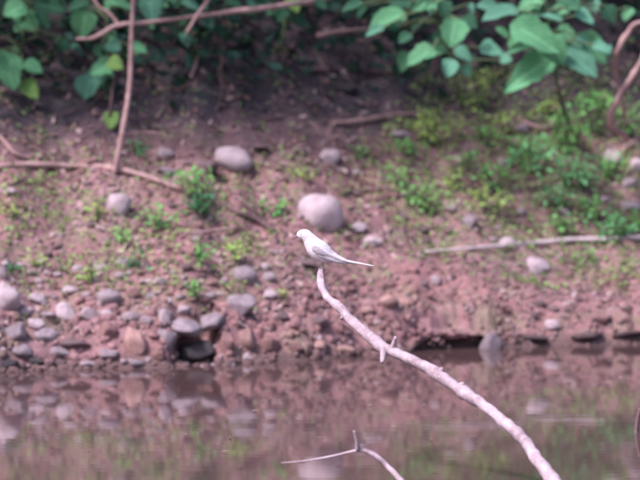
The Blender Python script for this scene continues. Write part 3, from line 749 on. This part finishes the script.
def leafy_plant(name, label, node_px, leaves, Y, foot, cat='plant', stem_w=3.2):
    """node_px: stem path (px,py) top to bottom; leaves: (cx,cy,len,wid,angle,shade); foot: path end (photo px on the bank)"""
    g = ground(*foot)
    stem = []
    for k, (a, b_) in enumerate(node_px):
        q = at(a, b_, Y + .02 * k); stem.append((q.x, q.y, q.z, stem_w * pxm(Y) / 2 * (.6 + .4 * k / max(1, len(node_px) - 1))))
    stem.append((g.x, g.y, g.z - .01, stem_w * pxm(Y) / 2))
    sm = catmull(stem, 5)
    root = empty(name, (g.x, g.y, g.z)); tag(root, label, cat)
    parts = [tube_data(sm, 6, .1)]
    rr = random.Random(len(label) * 7); more = []
    for (cx, cy, L, wd, ang, sh) in leaves:
        for _ in range(2):
            if rr.random() < .62: more.append((cx + rr.uniform(-18, 18), cy + rr.uniform(-16, 10), L * rr.uniform(.5, .85), wd * rr.uniform(.55, .9), ang + rr.uniform(-60, 60), rr.choice((sh, 'leaf_dark', 'leaf_teal', 'leaf_mid'))))
    nmain = len(leaves); leaves = list(leaves) + more
    for k, (cx, cy, L, wd, ang, sh) in enumerate(leaves):
        L *= .88; wd *= .98
        r = random.Random(k * 13 + len(label)); Yl = Y + (r.uniform(-.10, .06) if k < nmain else r.uniform(.08, .22))
        a = R(ang); ca, sa = math.cos(a), math.sin(a)
        base = at(cx - ca * L / 2, cy + sa * L / 2, Yl); tip = at(cx + ca * L / 2, cy - sa * L / 2, Yl)
        ax = tip - base; Lm = ax.length; ax += Vector((0, -r.uniform(.15, .45) * Lm, 0)); Lt = ax.length; ax.normalize()
        nrm = Vector((r.gauss(0, .22), -.75, .65 + r.gauss(0, .15)))
        nrm = (nrm - ax * nrm.dot(ax)).normalized(); sx = ax.cross(nrm).normalized()
        o = link('leaf', leaf_data(k % 6, sh), None, root)
        wm_ = wd * pxm(Yl) * 1.12
        mtx = Matrix(((sx.x * wm_, ax.x * Lt, nrm.x * Lt, base.x - g.x), (sx.y * wm_, ax.y * Lt, nrm.y * Lt, base.y - g.y), (sx.z * wm_, ax.z * Lt, nrm.z * Lt, base.z - g.z), (0, 0, 0, 1)))
        o.matrix_local = mtx
        # petiole to nearest stem point
        q = min(sm, key=lambda p: (Vector(p[:3]) - base).length); q = np.array(q[:3]); b3 = np.array(base)
        mid = (q + b3) / 2 + np.array((0, 0, .012))
        pr = 1.1 * pxm(Y)
        parts.append(tube_data([(*q, pr), (*mid, pr), (*b3, pr * .8), (*(b3 + np.array(ax) * Lm * .15), pr * .4)], 5))
    V, F = merge(parts)
    link('stem', mesh('stem', recenter(V, g), F), 'stem', root)
    return root

m_, y_, t_, d_ = 'leaf_mid', 'leaf_yellow', 'leaf_teal', 'leaf_dark'
leafy_plant('climbing_plant', 'leafy vine with broad green leaves in the top left corner', [(20, -40), (18, 0), (24, 30), (20, 60), (30, 95)],
    [(15, 10, 26, 22, 200, m_), (29, 21, 28, 25, 300, m_), (9, 68, 30, 26, 250, m_), (11, 79, 24, 20, 290, m_), (33, 67, 24, 15, 340, m_), (31, 90, 24, 18, 320, y_), (50, 6, 34, 20, 350, d_), (44, 20, 22, 14, 300, d_), (64, 45, 14, 11, 300, d_), (5, 108, 10, 14, 270, t_), (-18, 40, 26, 22, 250, m_), (-12, 95, 26, 20, 270, m_)],
    14.62, (26, 118), 'vine')
leafy_plant('climbing_plant', 'leafy vine around the upright stick with rounded bluish leaves', [(120, -40), (112, 0), (106, 35), (108, 70), (106, 105)],
    [(84, 24, 32, 24, 260, m_), (120, 4, 32, 14, 350, m_), (112, 46, 20, 15, 180, t_), (139, 49, 20, 14, 345, m_), (102, 68, 28, 19, 200, m_), (116, 64, 18, 16, 340, y_), (88, 87, 28, 24, 250, t_), (93, 78, 22, 18, 220, t_), (111, 120, 19, 15, 260, y_), (151, 9, 26, 22, 280, t_), (98, 50, 14, 11, 230, d_), (78, 5, 22, 14, 200, d_), (135, 22, 14, 12, 300, d_)],
    14.66, (102, 132), 'vine')
leafy_plant('climbing_plant', 'small leaved sprig above the hanging branch at the top', [(180, -40), (188, -5), (190, 20), (192, 48)],
    [(172, 2, 22, 12, 200, m_), (191, 4, 20, 14, 330, t_), (186, 39, 16, 12, 280, t_), (209, 23, 14, 11, 320, t_), (176, 20, 12, 10, 220, d_), (234, 2, 20, 12, 340, d_), (220, 30, 14, 10, 300, d_)],
    14.9, (196, 66), 'vine')
leafy_plant('climbing_plant', 'bright single leaved sprig at the top middle', [(290, -40), (288, 0), (284, 30), (280, 50)],
    [(294, 3, 22, 16, 300, y_), (281, 15, 16, 13, 240, d_), (300, 22, 14, 11, 320, d_), (262, 6, 18, 12, 200, d_), (320, 4, 18, 10, 340, d_)],
    14.9, (278, 66), 'vine')
leafy_plant('climbing_plant', 'vine with oval leaves hanging left of the big leaf plant', [(432, -40), (428, -5), (440, 30), (452, 62), (458, 88)],
    [(388, 19, 42, 22, 190, m_), (374, 31, 22, 11, 200, t_), (352, 6, 26, 13, 195, d_), (424, 4, 30, 18, 195, m_), (453, 32, 32, 26, 260, m_), (420, 56, 32, 24, 205, m_), (463, 54, 24, 17, 330, t_), (492, 50, 26, 18, 345, t_), (449, 68, 20, 16, 250, t_), (400, 2, 24, 14, 180, d_), (470, 22, 20, 14, 330, d_), (445, 10, 20, 14, 280, d_), (405, 38, 16, 12, 210, d_)],
    14.66, (462, 106), 'vine')
leafy_plant('broad_leaved_plant', 'big plant with large pale green drooping leaves at the top right', [(545, -30), (546, 5), (548, 35), (552, 60), (560, 95)],
    [(500, 14, 42, 21, 186, t_), (547, 13, 36, 22, 345, t_), (536, 37, 60, 30, 332, m_), (527, 73, 64, 28, 211, m_), (579, 61, 50, 28, 328, t_), (519, 48, 26, 14, 190, m_), (556, 50, 36, 24, 300, m_), (585, 17, 22, 15, 330, t_), (583, 40, 15, 10, 320, t_), (602, 48, 20, 13, 340, t_), (530, 4, 30, 18, 200, m_), (570, 2, 26, 14, 350, d_), (610, 14, 22, 16, 300, d_)],
    14.6, (566, 118), 'plant', 4.5)

# small weeds: many little leaves each
def weed(px, py, h, wd, n, mt, label, leaf=5.0, name='weed_plant', tall=1.0):
    h *= 1.2; wd *= 1.4; n = int(n * 1.15); leaf *= .92
    g = ground(px, py); s = pxm(g.y); r = random.Random(int(px * 31 + py)); H = h * s; Wd = wd * s / 2
    root = empty(name, g); tag(root, label, 'weed')
    stems = []; P = []
    ns = max(3, int(wd / 7))
    for k in range(ns):
        a = r.uniform(0, 2 * math.pi); q = r.uniform(.1, 1)
        tipv = np.array((math.cos(a) * Wd * q, math.sin(a) * Wd * q * .7 - H * .1, H * r.uniform(.65, 1.05) * (1 - .35 * q)))
        base = np.array((tipv[0] * .3, tipv[1] * .3, 0))
        base[2] = float(height(g.x + base[0], g.y + base[1])) - g.z - .004
        mid = (base + tipv) / 2 + np.array((0, 0, H * .12))
        path = catmull([(*base, .0022), (*mid, .0018), (*tipv, .0009)], 4); stems.append(tube_data(path, 4))
        for _ in range(max(2, n // ns)):
            u = r.uniform(.2, 1.02); i = min(len(path) - 1, int(u * (len(path) - 1))); c = np.array(path[i][:3])
            P.append(c + np.array((r.gauss(0, 1), r.gauss(0, 1), r.gauss(0, .7))) * leaf * s * 1.25)
    P = np.array(P); N = np.tile(np.array((0, -.45, .8)), (len(P), 1)); 
    U, W, N2 = frames(N, .4)
    sz = np.array([leaf * s * r.uniform(.8, 1.7) for _ in P])
    link('stems', mesh('stems', *merge(stems)), 'stem', root)
    o = link('leaves', instance_mesh('leaves', LB, LF, P, U, W, N2, np.stack([sz, sz * .95, sz], 1)), mt, root); o['kind'] = 'stuff'
    return root

WEEDS = [
 (520, 158, 26, 44, 70, 'weed', 'bushy green weed right of the half hidden dull stone', 5),
 (556, 208, 26, 50, 80, 'weed_blue', 'low blue green weed below the right weed patch', 5.5),
 (632, 236, 24, 34, 60, 'weed', 'green weed beside the whitish stick at the right edge', 5),
 (462, 168, 20, 34, 46, 'weed', 'sparse weed between the spreading yellow one and the dull stone', 4.5),
 (412, 158, 20, 30, 40, 'weed', 'small weed below the stone at the pale stick end', 4.5),
 (590, 216, 20, 40, 56, 'weed', 'flat green weed above the weed on the whitish stick', 5),
 (472, 108, 44, 44, 110, 'weed_yellow', 'yellow green bushy weed in the gap under the oval leaved vine', 4.5),
 (434, 146, 40, 52, 110, 'weed_yellow', 'spreading yellow green weed at the end of the pale stick', 5),
 (505, 134, 26, 24, 45, 'weed_yellow', 'small yellow weed below the largest drooping leaf', 4.5),
 (488, 148, 20, 26, 40, 'weed', 'low green weed left of the grey stone under the big leaves', 4.5),
 (548, 118, 22, 34, 50, 'weed_yellow', 'pale green weed directly beneath the big leaf plant', 4.5),
 (594, 136, 56, 40, 130, 'weed', 'tall bright green weed below the right big leaf', 5),
 (565, 152, 40, 52, 130, 'weed', 'dense green weed in the middle of the right patch', 5.5),
 (534, 176, 38, 50, 120, 'weed_blue', 'blue green weed at the left of the right patch', 5.5),
 (574, 190, 40, 56, 140, 'weed_blue', 'dense blue green weed at the foot of the right patch', 5.5),
 (607, 178, 26, 30, 60, 'weed', 'small green weed beside the pink stone at the right', 5),
 (633, 138, 36, 26, 70, 'weed', 'green weed behind the hooked red branch', 5),
 (500, 192, 30, 50, 80, 'weed', 'loose green weed left of the blue green ones', 5),
 (486, 214, 26, 44, 70, 'weed_yellow', 'yellowish weed beside the dull grey stone at middle right', 4.5),
 (425, 210, 24, 46, 80, 'weed', 'low bright weed on the open bank right of the boulder', 5),
 (402, 188, 18, 26, 36, 'weed', 'tiny weed left of the low bright weed', 4.5),
 (452, 190, 22, 30, 46, 'weed_yellow', 'small yellowish weed above the small pink stone', 4.5),
 (610, 243, 28, 54, 100, 'weed_blue', 'green weed growing over the whitish stick at right', 5.5),
 (560, 236, 22, 44, 56, 'weed', 'sparse green weed just above the whitish stick', 5),
 (197, 199, 28, 34, 70, 'weed', 'bright green seedling at the end of the long fallen twig', 5.5),
 (203, 217, 22, 34, 70, 'weed_dark', 'dark green seedling below the bright one at the twig end', 5.5),
 (159, 231, 22, 36, 60, 'weed', 'small green weed right of the round pale stone', 5.5),
 (123, 245, 16, 18, 26, 'weed', 'tiny green weed below the round pale stone', 5),
 (98, 222, 12, 20, 26, 'weed_yellow', 'yellowish tuft at the left foot of the round pale stone', 5),
 (197, 264, 20, 28, 44, 'weed', 'pale green weed below the level pink twig', 5),
 (138, 270, 14, 18, 24, 'weed_dark', 'tiny dark weed left of the pale green weed', 5),
 (236, 264, 20, 28, 44, 'weed_yellow', 'yellow green tuft above the dark based grey stone', 4.5),
 (271, 218, 20, 26, 44, 'weed', 'small green weed left of the large boulder', 4.5),
 (196, 300, 16, 26, 36, 'weed', 'tiny green weed above the small bright stone', 4.5),
 (40, 268, 14, 24, 30, 'weed_yellow', 'thin yellowish tuft above the left stony belt', 4.5),
 (92, 282, 18, 20, 30, 'weed_yellow', 'thin yellow tuft left of the blue grey stone', 4.5),
 (8, 275, 10, 18, 20, 'weed_dark', 'dark tuft beside the pale stone cut by the left edge', 4.5),
 (10, 215, 14, 26, 30, 'weed_yellow', 'pale tuft at the left edge below the long fallen twig', 4.5),
 (6, 388, 22, 22, 26, 'weed_yellow', 'bright yellow green plant at the left waterline', 6),
 (362, 160, 14, 18, 26, 'weed', 'tiny weed right of the pale grey lumpy stone', 4.5),
 (300, 178, 12, 18, 20, 'weed_yellow', 'thin yellow tuft above the large boulder', 4.5),
 (138, 157, 20, 20, 30, 'weed_dark', 'dull green weed at the foot of the upright stick', 4.5),
 (280, 300, 12, 18, 18, 'weed_yellow', 'thin tuft right of the broad grey violet stone', 4),
 (590, 262, 14, 22, 24, 'weed', 'small green weed below the whitish stick near the right edge', 4.5),
]
for a in WEEDS: weed(*a)

# ------------------------------------------------------------------ thicket above the bank (uncountable foliage and stems)
def canopy_pts(n):
    x = rng.uniform(-5.5, 5.5, n); t_ = rng.uniform(0, 1, n) ** .8
    y = np.interp(x, SHX, SHY) + .69 + .22 * np.clip((x - .15) / .3, 0, 1) * np.clip((2.2 - x) / .6, 0, 1) + t_ * 3.0 + .25 * vnoise(x * 2, x * 0, 60)
    tt = y - np.interp(x, SHX, SHY)
    lo = np.maximum(height(x, y) + .02, 1.05 - .20 * np.clip((tt - .85) / .4, 0, 1) * (.55 + 1.2 * vnoise(x * 2.3, 5 + 0 * x, 64)) * (1.15 - .6 * np.clip(x / .6, 0, 1)) + .10 * vnoise(x * 3, y * 3, 61)); hi = 1.55 + .35 * t_ * 2 + .3 * vnoise(x * 1.5, y * 1.5, 62)
    z = lo + (np.maximum(hi, lo + .25) - lo) * rng.uniform(0, 1, n)
    return np.stack([x, y, z], 1)
P = canopy_pts(34000); N = np.tile(np.array((0, -.35, .8)), (len(P), 1)); U, W, N2 = frames(N, .45)
sz = rng.uniform(.04, .085, len(P))
A = (P, U, W, N2, np.stack([sz, sz, sz], 1))
# dark sprays against the back of the hollow
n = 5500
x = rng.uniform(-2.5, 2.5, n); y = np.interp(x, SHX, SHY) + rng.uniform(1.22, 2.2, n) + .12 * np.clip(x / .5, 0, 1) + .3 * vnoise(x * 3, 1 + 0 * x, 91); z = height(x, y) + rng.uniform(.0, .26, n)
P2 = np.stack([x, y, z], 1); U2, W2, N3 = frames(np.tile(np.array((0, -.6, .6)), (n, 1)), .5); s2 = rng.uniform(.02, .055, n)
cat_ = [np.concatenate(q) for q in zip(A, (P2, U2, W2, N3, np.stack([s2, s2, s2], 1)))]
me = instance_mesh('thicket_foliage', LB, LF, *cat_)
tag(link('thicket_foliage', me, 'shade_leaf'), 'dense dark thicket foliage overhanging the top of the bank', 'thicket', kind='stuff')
parts = []
for k in range(90):
    x = rnd.uniform(-5, 5); y = float(np.interp(x, SHX, SHY)) + rnd.uniform(1.55, 2.8); z = float(height(x, y)); r0 = rnd.uniform(.004, .011)
    dx, dy = rnd.gauss(0, .35), rnd.uniform(-1.1, -.1)
    parts.append(tube_data(catmull([(x, y, z - .02, r0), (x + dx * .3, y + dy * .2, z + .35, r0 * .85), (x + dx * .7, y + dy * .6, z + .65, r0 * .7), (x + dx, y + dy, z + .75, r0 * .4)], 4), 5))
V, F = merge(parts)
tag(link('thicket_stems', mesh('thicket_stems', V, F), 'twig_grey'), 'tangle of thin grey stems behind the leaves at the bank top', 'stems', kind='stuff')

# ------------------------------------------------------------------ THE BIRD
YBIRD = YT - .005; SB = pxm(YBIRD)
O = at(322, 268.5, YBIRD)            # where the feet grip the branch tip
def bp(px, py, d=0): return np.array(((px - 322) * SB, -d * SB, -(py - 268.5) * SB))   # bird's own space, d = towards camera in px
bird = empty('bird', (O.x, O.y, O.z)); tag(bird, 'small whitish bird with a long slim tail perched on the branch tip, facing left', 'bird')
def loft(sec, sides=20):
    """sec: (px,py,r_perp,r_depth) along the spine"""
    sm = catmull(sec, 5); V, F = [], []
    for i, p in enumerate(sm):
        a = sm[max(i - 1, 0)]; b_ = sm[min(i + 1, len(sm) - 1)]
        tx, ty = b_[0] - a[0], b_[1] - a[1]; L = math.hypot(tx, ty) or 1; nx_, ny_ = -ty / L, tx / L
        for s in range(sides):
            th = 2 * math.pi * s / sides
            V.append(bp(p[0] + nx_ * p[2] * math.cos(th), p[1] + ny_ * p[2] * math.cos(th), p[3] * math.sin(th)))
    n = len(sm)
    for i in range(n - 1):
        for s in range(sides):
            s2 = (s + 1) % sides; F.append((i * sides + s, i * sides + s2, (i + 1) * sides + s2, (i + 1) * sides + s))
    V.append(bp(*sm[0][:2])); V.append(bp(*sm[-1][:2]))
    for s in range(sides):
        s2 = (s + 1) % sides; F.append((n * sides, s2, s)); F.append((n * sides + 1, (n - 1) * sides + s, (n - 1) * sides + s2))
    return V, F
def mat_plumage(name, a, b_):
    m, t, b = new_mat(name)
    n1 = noise_fac(t, 130, 4, .7, vec_scale=(.6, 1, 1.6)); c = mix(t, ramp(t, n1, [(.35, (0, 0, 0)), (.65, (1, 1, 1))]), a, b_)
    t.links.new(c, b.inputs['Base Color']); b.inputs['Roughness'].default_value = .8; bump(t, b, n1, .4, .003)
    return m
M['plume'] = mat_plumage('white_plumage', (.60, .54, .57), (.80, .76, .78))
M['plume_grey'] = mat_plumage('grey_plumage', (.34, .30, .34), (.46, .42, .46))
M['plume_edge'] = mat_plumage('pale_flight_feather', (.62, .57, .60), (.78, .74, .76))
M['beak'] = mat_plumage('beak', (.20, .16, .165), (.30, .25, .25))
me_, te, be = new_mat('eye'); be.inputs['Base Color'].default_value = (.012, .01, .01, 1); be.inputs['Roughness'].default_value = .15; M['eye'] = me_
def part(name, vf, mat, parent=bird): return link(name, mesh(name, *vf), mat, parent)
part('body', loft([(297.2, 236, 1.0, 1.0), (298.5, 235.4, 3.4, 3.0), (301.5, 234.8, 5.2, 4.8), (305, 235.2, 6.2, 5.7), (308.5, 238, 6.6, 6.1), (311.8, 242.5, 8.2, 7.5), (315.5, 247.2, 9.9, 9.1), (320, 251, 10.5, 9.4), (326, 254.6, 9.0, 8.0), (332, 257, 6.0, 6.0), (339, 259.3, 3.6, 4.2), (346, 261, 2.0, 3.0)]), 'plume')
part('tail', loft([(333, 257, 1.8, 3.4), (343, 260, 1.5, 3.8), (353, 262.2, 1.2, 3.6), (364, 264.2, .9, 3.0), (372, 265.7, .6, 2.0), (374.5, 266.2, .3, .8)], 12), 'plume_edge')
bk = part('beak', loft([(297.8, 235.8, 1.5, 1.3), (295.8, 236.2, 1.0, .9), (293.6, 236.9, .35, .35)], 8), 'beak')
for sg in (1, -1):
    me = mesh('eye', *([v for v in ico(2)[0]], ico(2)[1])); o = link('eye', me, 'eye', bird)
    p = bp(300.9, 233.8, sg * 4.3); o.location = tuple(p); o.scale = (.68 * SB,) * 3
    # folded wing: a lens lying on the flank
    def shell(outline, off, thick, crown):
        """outline: upper and lower edge px along the wing; bulges away from the body"""
        V, F = [], []; n = len(outline); k = 6
        for side in (1, -1):
            for i, (xu, yu, xl, yl, dep) in enumerate(outline):
                for j in range(k + 1):
                    f = j / k; bul = math.sin(math.pi * f) * crown * math.sin(math.pi * min(.97, .12 + i / n))
                    V.append(bp(xu + (xl - xu) * f, yu + (yl - yu) * f, sg * (dep + off + bul + (thick if side > 0 else 0))))
        def idx(sd, i, j): return (0 if sd > 0 else n * (k + 1)) + i * (k + 1) + j
        for i in range(n - 1):
            for j in range(k):
                F.append((idx(1, i, j), idx(1, i + 1, j), idx(1, i + 1, j + 1), idx(1, i, j + 1)))
                F.append((idx(-1, i, j), idx(-1, i, j + 1), idx(-1, i + 1, j + 1), idx(-1, i + 1, j)))
            F.append((idx(1, i, 0), idx(-1, i, 0), idx(-1, i + 1, 0), idx(1, i + 1, 0)))
            F.append((idx(1, i, k), idx(1, i + 1, k), idx(-1, i + 1, k), idx(-1, i, k)))
        for j in range(k):
            F.append((idx(1, 0, j), idx(1, 0, j + 1), idx(-1, 0, j + 1), idx(-1, 0, j)))
            F.append((idx(1, n - 1, j), idx(-1, n - 1, j), idx(-1, n - 1, j + 1), idx(1, n - 1, j + 1)))
        return V, F
    wing = part('wing', shell([(311.5, 244.5, 310.8, 247, 6.6), (314.5, 244.0, 312.5, 250.5, 7.6), (319, 246.5, 316.5, 253.5, 8.2), (324, 250, 321.5, 255.5, 7.9), (330, 254, 328, 257.3, 6.3), (336, 257.2, 335, 259.2, 4.4)], 0, .8, 1.2), 'plume_grey')
    for q in range(4):      # long folded feathers, each a little lower and shorter
        dx, dy = -1.6 * q, 1.35 * q
        part('flight_feather', shell([(320 + dx, 246.6 + dy, 319.4 + dx, 248.8 + dy, 7.3 + .2 * q), (327 + dx, 250.9 + dy, 326.2 + dx, 253.0 + dy, 6.9 + .25 * q), (335 + dx, 255.2 + dy * .8, 334.4 + dx, 257.2 + dy * .8, 5.2 + .3 * q), (343 + dx * 1.3, 258.8 + dy * .5, 342.6 + dx * 1.3, 260.5 + dy * .5, 4.0 + .2 * q), (351 + dx * 2, 261.4 + dy * .3, 350.7 + dx * 2, 262.5 + dy * .3, 3.1), (356 + dx * 2.4, 263.1 + dy * .2, 355.8 + dx * 2.4, 263.5 + dy * .2, 2.4)], .9 - .12 * q, .4, .35), ('plume_edge', 'plume_grey', 'plume_edge', 'plume_grey')[q], wing)
    # leg with toes gripping the branch
    d0 = sg * 2.2
    legp = [(*bp(322.5, 257, d0 * 1.3), 1.5 * SB), (*bp(323.2, 261, d0), .75 * SB), (*bp(321.8, 266.2, d0), .55 * SB), (*bp(321.8, 268.2, d0), .6 * SB)]
    lg = part('leg', tube_data(catmull(legp, 4), 7), 'beak')
    toes = []
    for (ex, ed) in ((-3.4, 1.2), (-3.8, 0), (-3.2, -1.0), (3.0, 0)):
        toes.append(tube_data(catmull([(*bp(321.8, 268.0, d0), .55 * SB), (*bp(321.8 + ex * .6, 268.2, d0 + ed * .7), .5 * SB), (*bp(321.8 + ex, 270.6, d0 + ed), .3 * SB)], 3), 5))
    part('foot', merge(toes), 'beak', lg)
